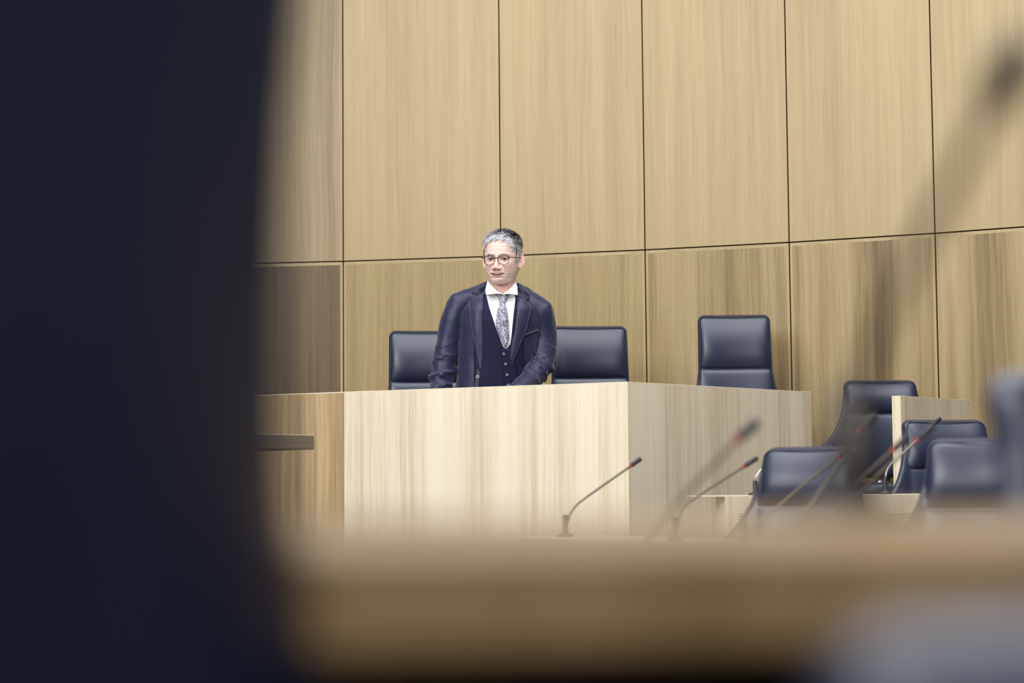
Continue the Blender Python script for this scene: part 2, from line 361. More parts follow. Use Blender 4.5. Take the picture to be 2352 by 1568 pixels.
# ------------------------------------------------------------------ chairs
def make_chair(H=1.03, crease=.19, hw0=.172, bottom=.50, rec=.13, name='leather_armchair', casters=True):
    t = empty(name, (0, 0, 0))
    FS = [0, .05, .11, .165, .215, .25, .28, .30, .325, .35, .40, 1]; FW = [0, .004, .014, .030, .054, .078, .105, .128, .118, .03, .004, 0]
    k_ = .22 if crease > .2 else (.02 if crease > .18 else 0); FS = [0]+[a+k_ for a in FS[1:-1]]+[1.2]; WZ = H-.30-k_
    rows = []; n = 72; nr = 90
    zc = H-crease
    def yprof(z):      # centre line of the back, leaning away (+y)
        s = (z-bottom)/(H-bottom); return .24 + rec*.62*s - .015*math.sin(PI*s)
    def hw(z):
        s = (H-z); w = hw0+.0
        w += float(np.interp(s, FS, FW))
        r = .034
        if s < r: w = w-r+math.sqrt(max(0, r*r-(r-s)**2))
        sb = z-bottom; rb = .03
        if sb < rb: w = w-rb+math.sqrt(max(0, rb*rb-(rb-sb)**2))
        return max(w, .004)
    zs = list(H-.034*(1-np.cos(np.linspace(0, PI/2, 10))))
    zs = zs + list(np.linspace(zs[-1]-.008, bottom+.03, nr)) + list(bottom+.03*np.linspace(.9, 0.02, 6))
    for z in zs:
        w = hw(z); th = .062
        s = H-z
        if s < .022: th *= math.sqrt(max(.02, 1-((.022-s)/.022)**2))
        if z-bottom < .02: th *= math.sqrt(max(.05, 1-((.02-(z-bottom))/.02)**2))
        yc = yprof(z); loop = []
        for k in range(n):
            a = 2*PI*k/n; ca_, sa = math.cos(a), math.sin(a)
            u = math.copysign(abs(ca_)**.55, ca_); vv = math.copysign(abs(sa)**.55, sa)
            x = w*u; y = yc + th/2*vv - .022*min(abs(x)/hw0, 1)**2 - .42*max(0, abs(x)-hw0)
            if sa < 0:      # front side : cushions
                e = max(0, 1-abs(u)**8) if abs(x) < hw0 else 0
                e = max(0, 1-(abs(x)/(hw0+.004))**8)
                if z > zc:   # head cushion : fullest low down, tucks in sharply at the crease
                    q = (z-zc)/(H-zc); b = .034*math.sin(PI*min(1, q**.85))**.75 if 0 < q < 1 else 0
                else:
                    q = (zc-z)/(zc-bottom); b = .020*math.sin(PI*min(1, q))**.35 if 0 < q < 1 else 0
                y -= b*e
                y += .005*math.exp(-((z-zc)/.004)**2)*e
            loop.append((x, y, z))
        rows.append(loop)
    MB().loops(rows).build('backrest', M['leather'], t)
    # piping around the front panel
    pp = []
    ins_ = .007
    def fy(x, z): return yprof(z)-.026-.022*min(abs(x)/hw0, 1)**2-.42*max(0, abs(x)-hw0)
    path = []
    for z in np.linspace(WZ+.01, H-.03, 30): path.append((-(hw(z)-ins_), 0, z))
    for a in np.linspace(PI, PI/2, 6)[1:]: path.append((-(hw0-ins_-.02)+.02*math.cos(a), 0, H-.032+.02*math.sin(a)))
    for p in list(reversed(path)): path.append((-p[0], 0, p[2]))
    path = [Vector((x, fy(x, z)-.004, z)) for x, _, z in path]
    MB().tube(path, .0022, 6).build('piping', M['seam'], t)
    # arms sweeping out of the back
    for s in (-1, 1):
        xa = hw0+.098; ya = yprof(WZ)-.022-.42*.100
        P = smooth_pts([(s*(xa-.02), ya+.03, WZ+.012), (s*(xa+.002), ya-.03, WZ-.012), (s*(xa+.004), ya-.11, WZ-.04), (s*(xa), ya-.2, WZ-.058), (s*(xa-.006), ya-.27, WZ-.062)], 5)
        R = [.016+.006*min(1, i/8) for i in range(len(P))]; R[-1] = .012; R[-2] = .018
        ar = MB().tube(P, R, 14).build('armrest', M['leather'], t)
        P2 = [p+Vector((s*.004, 0, -.022)) for p in P[4:]]
        br = smooth_pts([P2[0], P2[len(P2)//2], P2[-3], P2[-3]+Vector((0, -.01, -.05)), (s*(hw0+.08), -.1, .43), (s*.1, -.02, .39)], 5)
        MB().tube(br, .009, 10).build('arm_frame', M['chrome'], t)
    # seat
    rows = []
    for z, e in ((.385,.86),(.395,.95),(.42,1),(.445,1),(.462,.96),(.470,.86)):
        l = []
        for k in range(48):
            a = 2*PI*k/48; ca_, sa = math.cos(a), math.sin(a)
            l.append((.235*e*math.copysign(abs(ca_)**.4, ca_), -.03+.235*e*math.copysign(abs(sa)**.4, sa), z))
        rows.append(l)
    MB().loops(rows).build('seat', M['leather'], t)
    MB().tube([(0,.17,.385),(0,.24,.40),(0,.262,.46),(0,.265,.6)], .018, 10, sx=2.2).build('back_bracket', M['chrome'], t)
    MB().lathe([(.03,.385),(.03,.3),(.022,.29),(.022,.1),(.045,.09),(.045,.06)], 20).build('column', M['chrome'], t)
    for k in range(5):
        a = 2*PI*k/5+.3; e = Vector((math.cos(a), math.sin(a), 0))
        lg = MB().tube([e*.03+Vector((0,0,.085)), e*.15+Vector((0,0,.078)), e*.29+Vector((0,0,.062))], [.018,.015,.011], 10).build('leg', M['chrome'], t)
        c = e*.285
        MB().lathe([(.008,.062),(.008,.05),(.02,.045),(.024,.03),(.024,.012),(.018,0)], 14, c=(c.x, c.y, 0)).build('caster', M['blackp'], lg)
    return t
def dup(root, loc, rz, label):
    r = root.copy(); C.objects.link(r); r.location = loc; r.rotation_euler = (0,0,rz); r['label'] = label
    for ch in list(root.children):
        c = ch.copy(); C.objects.link(c); c.parent = r
        for g in ch.children:
            d = g.copy(); C.objects.link(d); d.parent = c
    return r
def put(ch, loc, rz, label, group, sc=None):
    ch.location = loc; ch.rotation_euler = (0,0,rz); ch['label'] = label; ch['category'] = 'chair'; ch['group'] = group
    if sc: ch.scale = sc
def place(px, Yback, rz, floor, H=None):      # base point so that the top middle of the back stands at px, depth Yback
    loc = Vector((X(px, Yback), Yback, floor)); off = Matrix.Rotation(rz, 3, 'Z') @ Vector((0, .32, 0)); off.z = 0
    return loc-off
G1 = 'tall leather armchairs behind the podium desk'; G2 = 'leather armchairs in the members rows'
hi = make_chair(H=1.257, crease=.262, hw0=.172, bottom=.52)
hi.scale=(1.04,1,.972)
put(hi, place(1352, 9.42, math.radians(4), PZ), math.radians(4), 'tall navy leather armchair right of the standing man', G1)
hi2 = dup(hi, place(976, 9.42, math.radians(6), PZ), math.radians(6), 'tall navy leather armchair left of the standing man, partly hidden by him')
hi2.scale=(1,1,.96)
hi3 = dup(hi, place(1686, 9.5, math.radians(0), PZ), math.radians(0), 'tall navy leather armchair alone above the right wing of the podium desk'); hi3.scale=(1,1,1.015)
low = make_chair(H=.94, crease=.155, hw0=.165, bottom=.49)
low.scale = (1,1,1)
put(low, place(2017, 9.18, math.radians(3), PZ), math.radians(3), 'navy leather armchair behind the narrow oak block, its left arm showing', G2)
mem = make_chair(H=1.035, crease=.195, hw0=.172, bottom=.52)
put(mem, place(2157, 7.95, math.radians(12), TZ), math.radians(12), 'navy leather armchair behind the slotted oak desk, top edge creased', G2)
dup(mem, place(1873, 6.6, math.radians(-36), 0), math.radians(-36), 'turned navy leather armchair in front of the slotted desk, left one')
dup(mem, place(2275, 5.6, math.radians(-20), 0), math.radians(-20), 'greyish blurred navy armchair just left of the very dark one at the right edge')
dup(mem, place(2352+225, 1.85, math.radians(26), 0), math.radians(26), 'very blurred dark navy armchair cut by the right edge of the view')
c8 = dup(mem, place(2960, .60, math.radians(20), 0), math.radians(20), 'very near navy armchair top with a pale highlight in the bottom right corner')
dup_r = [o for o in C.objects if o.get('label','').startswith('very blurred dark navy')][0]; dup_r.scale = (1,1,.968)
c8.scale = (1, 1, .836)
big = dup(mem, place(-395, .52, math.radians(224), 0), math.radians(224), 'huge very near dark navy chair back filling the left side of the view')
big.scale = (1, 1, 1.06)
big['group'] = G2

# ------------------------------------------------------------------ microphones
def mic(pts, Y, desk_z, label, rr=1.0, silver=False, collar=.05, Ytip=None):
    """pts: base, ... , ring, tip in photo pixels"""
    n = len(pts); Yt = Ytip or Y
    P = [W(p[0], p[1], Y+(Yt-Y)*i/(n-1)) for i, p in enumerate(pts)]
    P[0].z = desk_z
    t = empty('gooseneck_microphone', tuple(P[0])); tag(t, label, 'microphone', 'gooseneck microphones on the desks')
    Q = [p-P[0] for p in P]
    MB().lathe([(.026*rr,0),(.026*rr,.006),(.012,.012),(.009*rr,.016),(.0085*rr,.016+collar),(.006*rr,.02+collar)], 20).build('base', M['blackp'], t)
    sp = smooth_pts([Vector((0,0,.016+collar))]+Q[1:-1], 8)
    MB().tube(sp, [.0046*rr if i < len(sp)*.35 else .0036*rr for i in range(len(sp))], 10).build('gooseneck', M['chrome'] if silver else M['steel'], t)
    d = (Q[-1]-Q[-2]).normalized(); r0 = Q[-2]
    MB().tube([r0-d*.002, r0, r0+d*.005, r0+d*.0065], [.0040*rr,.0054*rr,.0054*rr,.0052*rr], 14).build('ring', M['red'], t)
    MB().tube([r0+d*.0065, r0+d*.009, Q[-1]-d*.006, Q[-1]-d*.002, Q[-1]], [.0062*rr,.0075*rr,.0078*rr,.0065*rr,.003*rr], 14).build('capsule', M['capsule'], t)
    return t
mic([(1299,1240),(1301,1203),(1308,1182),(1322,1162),(1345,1143),(1446,1072),(1473,1052)], 6.5, .75, 'thin dark microphone standing alone before the podium desk, leftmost')
mic([(1550,1250),(1554,1210),(1560,1183),(1574,1161),(1600,1141),(1706,1073),(1741,1050)], 5.85, .75, 'thin dark microphone whose head stands just above the left end of the slotted desk')
mic([(1440,1385),(1445,1310),(1470,1250),(1520,1190),(1600,1106),(1688,1014),(1742,966)], 2.75, .75, 'very blurred microphone crossing the right wing of the podium desk')
mic([(1708,1262),(1712,1230),(1728,1208),(1756,1186),(1800,1150),(1921,1051),(1960,1018)], 5.3, .75, 'dark microphone crossing the turned navy chair, lowest of the cluster')
mic([(1790,1310),(1795,1265),(1815,1220),(1845,1178),(1900,1100),(1977,993),(2016,952)], 3.95, .75, 'blurred red-ringed microphone in front of the far navy chair')
mic([(1830,1300),(1835,1260),(1856,1220),(1888,1186),(1950,1130),(2048,1037),(2088,1000)], 4.2, .75, 'blurred red-ringed microphone at the lower left corner of the oak block')
mic([(1880,1290),(1886,1250),(1910,1210),(1945,1171),(2010,1100),(2103,1013),(2146,975)], 4.3, .75, 'blurred red-ringed microphone overlapping the sharp silver one')
mic([(2034,1134),(2034,1100),(2037,1083),(2048,1063),(2066,1047),(2139,978),(2161,959)], 7.5, HC, 'sharp silver gooseneck microphone standing on the slotted desk', silver=True, collar=.045)
mic([(1735,1137),(1735.5,1104),(1739,1090),(1752,1076),(1786,1065),(1812,1056),(1838,1046)], 7.35, HC, 'silver microphone at the left end of the slotted desk, its head hidden', silver=True, collar=.035)
mic([(1960,1236),(1962,1150),(1966,1020),(1988,870),(2045,700),(2275,250),(2350,105)], 1.08, .884, 'huge blurred microphone crossing the top right of the view', Ytip=.84, rr=1.2)

# ================================================================== the man
YM = 8.75; PXM = FPX/YM
man = empty('person', (X(1153, YM), YM, PZ))
tag(man, 'grey-haired man in navy three-piece suit and patterned tie standing behind the podium desk', 'person')
def ml(px, py, dy=0.0):        # measured outline point in the man's own frame
    p = W(px, py, YM+dy); return p-man.location
def skin_mat(name, base, rough=.5):
    t = NT(name); at = t.n('ShaderNodeAttribute'); at.attribute_name = 'tone'
    tc = t.n('ShaderNodeTexCoord'); nz = t.noise(tc.outputs['Object'], 60, 3)
    t.l(t.mix(t.math('MULTIPLY', nz, .25), at.outputs['Color'], srgb(206,160,150)), t.p.inputs['Base Color'])
    t.p.inputs['Roughness'].default_value = rough; t.p.inputs['Subsurface Weight'].default_value = .08
    t.p.inputs['Subsurface Radius'].default_value = (.008,.003,.002); t.p.inputs['Specular IOR Level'].default_value = .35
    return t.m
M['skin'] = skin_mat('skin', None)
def attr_mat(name, rough=.5, sheen=0):
    t = NT(name); at = t.n('ShaderNodeAttribute'); at.attribute_name = 'tone'
    t.l(at.outputs['Color'], t.p.inputs['Base Color']); t.p.inputs['Roughness'].default_value = rough; t.p.inputs['Sheen Weight'].default_value = sheen
    return t.m
M['hair'] = attr_mat('grey_hair', .45)
def cloth(name, c1, c2, rough=.55, sheen=.5, bump=.15, spec=.3):
    t = NT(name); tc = t.n('ShaderNodeTexCoord'); a = t.noise(tc.outputs['Object'], 900, 2); b = t.noise(tc.outputs['Object'], 14, 3)
    t.l(t.mix(t.math('ADD', t.math('MULTIPLY', a, .5), t.math('MULTIPLY', b, .5)), c1, c2), t.p.inputs['Base Color'])
    t.p.inputs['Roughness'].default_value = rough; t.p.inputs['Sheen Weight'].default_value = sheen; t.p.inputs['Sheen Roughness'].default_value = .4
    t.p.inputs['Specular IOR Level'].default_value = spec
    bp = t.n('ShaderNodeBump'); bp.inputs['Strength'].default_value = bump; bp.inputs['Distance'].default_value = .0006; t.l(a, bp.inputs['Height']); t.l(bp.outputs[0], t.p.inputs['Normal'])
    return t.m
M['suit'] = cloth('navy_suit_cloth', srgb(27,30,56), srgb(35,38,68), .42, .25)
M['vest'] = cloth('navy_waistcoat_cloth', srgb(17,19,44), srgb(23,25,52), .6, .03, .1, .12)
M['shirt'] = cloth('white_shirt_cotton', srgb(236,240,242), srgb(228,232,236), .6, .1, .05)
M['stitch'] = plain('pale_blue_stitching', srgb(120,124,158), .6)
M['button'] = plain('grey_horn_button', srgb(150,150,150), .3)
M['dbutton'] = plain('dark_waistcoat_button', srgb(120,122,130), .3)
M['dthread'] = plain('dark_thread', srgb(26,28,36), .6)
def tie_mat():
    t = NT('floral_tie_silk'); tc = t.n('ShaderNodeTexCoord')
    v = t.n('ShaderNodeTexVoronoi', feature='F1'); v.inputs['Scale'].default_value = 330; t.l(tc.outputs['Object'], v.inputs['Vector'])
    n1 = t.noise(tc.outputs['Object'], 240, 2, .6, .8)
    f = t.math('ADD', v.outputs['Distance'], t.math('MULTIPLY', t.math('SUBTRACT', n1, .5), 1.6))
    t.l(t.ramp(f, [(.46, srgb(30,30,58)), (.56, srgb(70,68,110)), (.62, srgb(205,202,216))]), t.p.inputs['Base Color'])
    t.p.inputs['Roughness'].default_value = .5; return t.m
M['tie'] = tie_mat()

# ---- torso form used by all the clothes
def sup(c, w, df, db, z, n=56, e=.8, y0=0.0):
    l = []
    for k in range(n):
        a = 2*PI*k/n; ca_, sa = math.cos(a), math.sin(a)
        l.append(Vector((c+w*math.copysign(abs(ca_)**e, ca_), y0+(db if sa > 0 else df)*math.copysign(abs(sa)**e, sa), z)))
    return l
def zc_(py): return ml(1153, py).z
def xc_(px, py): return ml(px, py).x
TR = [(1050,1140,.190,.130),(960,1141,.185,.128),(885,1141,.176,.125),(840,1143,.173,.122),(790,1146,.174,.120),(740,1149,.176,.116),(715,1150,.170,.105),(698,1151,.150,.085),(684,1152,.110,.068),(672,1153,.060,.055)]
tors = MB(); loops = []
P_t = [(zc_(r[0]), xc_(r[1], r[0]), r[2], r[3]) for r in TR]
P_t.sort()
zz = np.array([p[0] for p in P_t])
for z in np.linspace(zz[0], zz[-1], 60):
    g = [np.interp(z, zz, [p[i] for p in P_t]) for i in (1, 2, 3)]
    loops.append(sup(g[0], g[1], g[2], g[2]*1.0, z, y0=.0))
tors.loops(loops)
def cap(m, pts, rads):
    sp = smooth_pts(pts, 5); k = len(sp); rr = np.interp(np.linspace(0, 1, k), np.linspace(0, 1, len(rads)), rads)
    m.tube(sp, list(rr), 20); m.ell(pts[0], (rads[0],)*3); m.ell(pts[-1], (rads[-1],)*3)
def v(px, py, y): q = ml(px, py, y); return Vector((q.x, y, q.z))
# shoulders
cap(tors, [v(1130,683,.015), v(1100,688,.012), v(1060,697,.0)], [.070,.060,.050]); tors.ell(v(1047,690,0), (.028,.045,.032)); tors.ell(v(1108,672,.02), (.05,.05,.035))
cap(tors, [v(1178,686,.015), v(1210,698,.012), v(1243,714,.0)], [.070,.060,.050]); tors.ell(v(1254,708,0), (.028,.045,.032)); tors.ell(v(1197,676,.02), (.05,.05,.035))
# arms : right arm hangs away from the body, left forearm comes forward to the desk
armR = [v(1055,704,.0), v(1040,745,.0), v(1030,790,-.005), v(1021,835,-.02), v(1012,890,-.06), v(1006,925,-.10)]
armL = [v(1243,720,.0), v(1248,760,.01), v(1250,800,.0), v(1243,835,-.03), v(1222,868,-.10), v(1192,898,-.19)]
cap(tors, armR, [.056,.056,.053,.052,.048,.042])
cap(tors, armL, [.056,.056,.053,.053,.048,.042])
def remeshed(mb, vox, it):
    me = bpy.data.meshes.new('t'); me.from_pydata([tuple(a) for a in mb.v], [], mb.f)
    bm = bmesh.new(); bm.from_mesh(me); bmesh.ops.remove_doubles(bm, verts=bm.verts, dist=1e-5); bmesh.ops.recalc_face_normals(bm, faces=bm.faces); bm.to_mesh(me); bm.free()
    o = bpy.data.objects.new('t', me); C.objects.link(o)
    r = o.modifiers.new('r', 'REMESH'); r.mode = 'VOXEL'; r.voxel_size = vox
    s = o.modifiers.new('s', 'SMOOTH'); s.iterations = it; s.factor = .5
    dg = bpy.context.evaluated_depsgraph_get(); ev = o.evaluated_get(dg); m2 = bpy.data.meshes.new_from_object(ev)
    V = np.zeros(len(m2.vertices)*3); m2.vertices.foreach_get('co', V); V = V.reshape(-1, 3)
    N = np.zeros(len(m2.vertices)*3); m2.vertices.foreach_get('normal', N); N = N.reshape(-1, 3)
    F = [tuple(p.vertices) for p in m2.polygons]
    bpy.data.objects.remove(o); bpy.data.meshes.remove(me); bpy.data.meshes.remove(m2)
    return V, N, F
V, N, F = remeshed(tors, .0055, 9)
# sleeve and cloth folds
def seg_t(p, P):
    best = (9, 0, 0)
    acc = 0
    for i in range(len(P)-1):
        a, b = P[i], P[i+1]; d = b-a; t = max(0, min(1, (p-a).dot(d)/d.length_squared)); q = (p-(a+d*t)).length
        if q < best[0]: best = (q, acc+d.length*t, i)
        acc += d.length
    return best[0], best[1], acc
V2 = V.copy()
for i in range(len(V)):
    p = Vector(V[i]); n_ = Vector(N[i]); disp = 0
    if p.z > zc_(930):
        dR, tR, LR = seg_t(p, armR); dL, tL, LL = seg_t(p, armL)
        dA, tA, LA, side = (dR, tR, LR, -1) if dR < dL else (dL, tL, LL, 1)
        if dA < .075:
            am = max(0, min(1, (.075-dA)/.018)); s = tA/LA
            el = math.exp(-((s-(.72 if side < 0 else .60))/.24)**2)
            # diagonal creases running round the sleeve
            ph = tA*95 + (p.x*side)*-38 + 2.2*noise.noise(p*16) + p.y*30
            rid = (1-abs(math.sin(ph*.5+.9*noise.noise(p*38))))**2.2
            disp += am*el*(.0125*rid-.004)*(.55+.9*(noise.noise(p*20)+.5))
            disp += am*.0022*noise.noise(p*Vector((22, 22, 9)).x if False else Vector((p.x*26, p.y*26, p.z*10)))
        disp += .0030*noise.noise(Vector((p.x*16+5, p.y*16, p.z*6)))+.0015*noise.noise(Vector((p.x*40, p.y*40, p.z*22)))
    V2[i] = V[i]+np.array(n_)*(disp+.004)
V = V2
bvh = BVHTree.FromPolygons([tuple(x) for x in V], F)
def front(x, z, off=0.0):
    r = bvh.ray_cast(Vector((x, -1.2, z)), Vector((0, 1, 0)))
    y = r[0].y if r[0] is not None else 0
    return Vector((x, y-off, z))
def frontm(x, z, off):      # ignores the forearm in front of the chest
    o_ = Vector((x, -1.2, z)); r = bvh.ray_cast(o_, Vector((0, 1, 0))); k_ = 0
    while r[0] is None and k_ < 12:
        k_ += 1; o_.z -= .004; r = bvh.ray_cast(o_, Vector((0, 1, 0)))
    y = (r[0].y+.004*k_) if r[0] is not None else -.1
    g = [np.interp(z, zz, [p[i] for p in P_t]) for i in (1, 2, 3)]
    q = min(.999, abs((x-g[0])/g[1])); ye = -g[2]*(1-q**(2/.8))**(.8/2)
    return Vector((x, max(y, ye-.03)-off, z))
# jacket shell : cut the open front
zt_, zb_ = zc_(640), zc_(1030)
def edgeL(z): return np.interp(z, [zc_(p[1]) for p in EL][::-1], [xc_(*p) for p in EL][::-1])
EL = [(1119,640),(1113,672),(1112,723),(1113,806),(1109,854),(1103,890),(1085,1040)]
ER = [(1181,640),(1185,685),(1183,723),(1173,789),(1168,839),(1165,860),(1164,890),(1180,1040)]
def edgeR(z): return np.interp(z, [zc_(p[1]) for p in ER][::-1], [xc_(*p) for p in ER][::-1])
hem = zc_(1040)
keepF = []
for f in F:
    c = V[list(f)].mean(axis=0)
    if c[2] < hem: continue
    if c[1] < 0.0 and edgeL(c[2])+.006 < c[0] < edgeR(c[2])-.006:
        # keep the sleeve that crosses the opening
        dL_, _, _ = seg_t(Vector(c), armL)
        if dL_ > .06 or c[2] > zc_(840): continue
    keepF.append(f)
used = sorted(set(i for f in keepF for i in f)); mp = {a: b for b, a in enumerate(used)}
jk = mobj('jacket', V[used], [tuple(mp[i] for i in f) for f in keepF], M['suit'], man)
so = jk.modifiers.new('s', 'SOLIDIFY'); so.thickness = .003; so.offset = -1

def patch(rowsL, rowsR, n, off, name, mat, parent, th=.002, pinch=None, fn=frontm, m=40, curl=0):
    """strip of cloth lying on the body between two measured outlines (left, right)"""
    def res(R):
        P = [Vector((xc_(*p[:2]), 0, zc_(p[1]))) for p in R]
        L = [0]
        for i in range(1, len(P)): L.append(L[-1]+(P[i]-P[i-1]).length)
        t = np.linspace(0, L[-1], m)
        return np.stack([np.interp(t, L, [p.x for p in P]), np.interp(t, L, [p.z for p in P])], 1)
    A = res(rowsL); B = res(rowsR); vs = []; fs = []
    for i in range(m):
        for k in range(n+1):
            s = k/n; x = A[i, 0]*(1-s)+B[i, 0]*s; z = A[i, 1]*(1-s)+B[i, 1]*s
            o_ = off(s, i/(m-1)) if callable(off) else off
            vs.append(fn(x, z, o_))
    for i in range(m-1):
        for k in range(n): fs.append((i*(n+1)+k, i*(n+1)+k+1, (i+1)*(n+1)+k+1, (i+1)*(n+1)+k))
    o = mobj(name, vs, fs, mat, parent, recalc=False)
    if th: s_ = o.modifiers.new('s', 'SOLIDIFY'); s_.thickness = th; s_.offset = 0
    return o
# under layers sit inside the jacket opening
def inner(x, z, off):
    g = [np.interp(z, zz, [p[i] for p in P_t]) for i in (1, 2, 3)]
    w = g[1]*1.02; q = min(.999, abs((x-g[0])/w)); ye = -(g[2]+.004)*(1-q**(2/.8))**(.8/2)
    return Vector((x, ye-off, z))
patch([(1104,681),(1104,830)], [(1194,681),(1194,830)], 16, .000, 'shirt_front', M['shirt'], man, .0015, fn=inner)
vest = patch([(1096,668),(1090,740),(1090,884),(1086,1010)], [(1116.5,668),(1117.5,684),(1125,713),(1139.6,759),(1151,789),(1156,802),(1176,814),(1186,850),(1190,884),(1195,1010)], 26, .0055, 'waistcoat', M['vest'], man, .003, fn=inner, m=120)
patch([(1185,668),(1184,690),(1180,723),(1174.5,781),(1172,796),(1158,812),(1156,884),(1156,1010)], [(1200,668),(1202,740),(1204,884),(1210,1010)], 14, .0035, 'waistcoat_panel', M['vest'], vest, .003, fn=inner, m=100)
patch([(1150.5,806),(1154,840),(1158,884),(1160,1000)], [(1178,806),(1186,850),(1190,884),(1195,1000)], 5, .008, 'waistcoat_overlap', M['vest'], vest, .003, fn=inner)
for bx, by in ((1157.5,817.5),(1161.5,840.5),(1165.2,864.7),(1168,888)):
    c = inner(xc_(bx, by), zc_(by), .011)
    mb = MB().lathe([(.0062,0),(.0062,.002),(.005,.0032),(.0032,.0022)], 18); mb.xf(Matrix.Translation(c) @ Matrix.Rotation(PI/2, 4, 'X'))
    b = mb.build('button', M['dbutton'], vest)
    MB().ell(c+Vector((0,-.0026,0)), (.0022,.001,.0022), 8, 6).build('thread', M['dthread'], b)
# tie
TL = [(1135,679),(1145.5,688),(1148.5,700.5),(1146,709),(1143,719),(1140,740),(1140,756),(1146,772),(1154,789),(1159,803)]
TRt = [(1176,679),(1163.5,689),(1159.5,700.5),(1162,709),(1164.5,719),(1167.5,740),(1167.8,757),(1168.5,770),(1169,784),(1163,803)]
def toff(s, t): return .010+.007*math.sin(PI*s)**.6+(.006*math.exp(-((t-.06)/.09)**2))
tie = patch(TL, TRt, 14, toff, 'tie', M['tie'], man, .002, fn=inner, m=60)
# knot crease
# shirt collar wings
def collar(innerP, outerP, yi, yo):
    m = 24; n = 8; vs = []; fs = []
    def res(R):
        P = [Vector((xc_(*p), 0, zc_(p[1]))) for p in R]; L = [0]
        for i in range(1, len(P)): L.append(L[-1]+(P[i]-P[i-1]).length)
        t = np.linspace(0, L[-1], m); return np.stack([np.interp(t, L, [p.x for p in P]), np.interp(t, L, [p.z for p in P])], 1)
    A = res(innerP); B = res(outerP)
    for i in range(m):
        t = i/(m-1); ya = np.interp(t, [0, .5, 1], yi); yb = np.interp(t, [0, .5, 1], yo)
        for k in range(n+1):
            s = k/n; vs.append(Vector((A[i,0]*(1-s)+B[i,0]*s, ya*(1-s)+yb*s-.006*math.sin(PI*s), A[i,1]*(1-s)+B[i,1]*s)))
    for i in range(m-1):
        for k in range(n): fs.append((i*(n+1)+k, i*(n+1)+k+1, (i+1)*(n+1)+k+1, (i+1)*(n+1)+k))
    o = mobj('collar', vs, fs, M['shirt'], man, recalc=False); s_ = o.modifiers.new('s', 'SOLIDIFY'); s_.thickness = .0025; return o
collar([(1120.5,643),(1126,651),(1132,660),(1143,672),(1154,679)], [(1116,668),(1116.8,681.5),(1132,680.2),(1146,679.6),(1155,680.3)], (-.02,-.075,-.098), (-.085,-.112,-.108))
collar([(1185,648),(1181,655),(1173,667),(1165,674),(1157.5,679)], [(1188.3,664),(1189,684),(1176,681.8),(1166,680.5),(1157,680.3)], (-.02,-.075,-.098), (-.085,-.112,-.108))
# collar stand round the neck
st = []
for z, r in ((zc_(684), .074), (zc_(672), .070), (zc_(660), .067), (zc_(650), .0655)):
    l = []
    for k in range(40):
        a = PI*(.5)+(PI*1.25)*(k/39-.5); l.append(Vector((xc_(1154,665)+r*math.cos(a), .012+r*1.0*math.sin(a), z+.006*math.sin(a))))
    st.append(l)
vs = [p for l in st for p in l]; fs = [(i*40+k, i*40+k+1, (i+1)*40+k+1, (i+1)*40+k) for i in range(3) for k in range(39)]
o = mobj('collar_stand', vs, fs, M['shirt'], man, recalc=False); s_ = o.modifiers.new('s', 'SOLIDIFY'); s_.thickness = .003
# lapels
def coll(x, z, off):
    p = frontm(x, z, 0); return Vector((x, p.y-off*.75, z))
lo = lambda s, t: .006+.006*s*(1-t)+.003
lapR = patch([(1092,684.5),(1084.5,689),(1077.6,693),(1078.8,715),(1084,755),(1091,790),(1099,832),(1104.5,858)],
             [(1113,674),(1112,684),(1111,693),(1109.5,723),(1110,765),(1110,806),(1107.5,840),(1105.5,859)], 12, lambda s, t: .007+.007*math.sin(PI*s)*(1-t)+.003*(1-t), 'lapel', M['suit'], jk, .0028, m=60)
lapL = patch([(1188,684),(1188,692),(1187.5,700),(1186.5,723),(1182,765),(1176,789),(1171.5,830),(1168.6,856)],
             [(1208,695.8),(1214,703),(1219.8,709),(1217.5,726),(1208,766),(1193,802.5),(1176.5,842),(1169.5,858)], 12, lambda s, t: .007+.007*math.sin(PI*s)*(1-t)+.003*(1-t), 'lapel', M['suit'], jk, .0028, m=60)
# collar of the jacket above the notches
patch([(1102,653.5),(1094,660),(1088,668),(1083.5,675.8),(1092.2,684.2)], [(1119,645.5),(1117.5,654),(1115,663),(1113.5,670),(1113,674)], 10, lambda s, t: .010+.010*math.sin(PI*s), 'collar', M['suit'], jk, .003, fn=coll)
patch([(1186,649),(1188.5,658),(1189,668),(1189,676),(1188,683.5)], [(1203,658),(1211,668),(1215,678),(1217.2,688),(1208,695.2)], 10, lambda s, t: .010+.010*math.sin(PI*s), 'collar', M['suit'], jk, .003, fn=coll)
# front edges below the lapels
patch([(1101,815),(1097,852),(1090,890),(1076,1040)], [(1108,815),(1106,852),(1101,890),(1088,1040)], 4, .007, 'front_edge', M['suit'], jk, .0028)
# pick stitching along the lapels
def stitch(poly, off, step=.0065, fn=frontm, name='stitching', r=.00055):
    P = [Vector((xc_(*p), 0, zc_(p[1]))) for p in poly]; mb = MB(); L = [0]
    for i in range(1, len(P)): L.append(L[-1]+(P[i]-P[i-1]).length)
    t = 0
    while t+.004 < L[-1]:
        q = [fn(np.interp(a, L, [p.x for p in P]), np.interp(a, L, [p.z for p in P]), off) for a in (t, t+.0035)]
        mb.tube(q, r, 5); t += step
    mb.build(name, M['stitch'], jk)
stitch([(1080,697),(1081,716),(1086,755),(1093,790),(1101,832),(1105,850)], .0125)
stitch([(1218,712),(1215,727),(1205.5,766),(1190.5,802.5),(1174.5,842)], .0125)
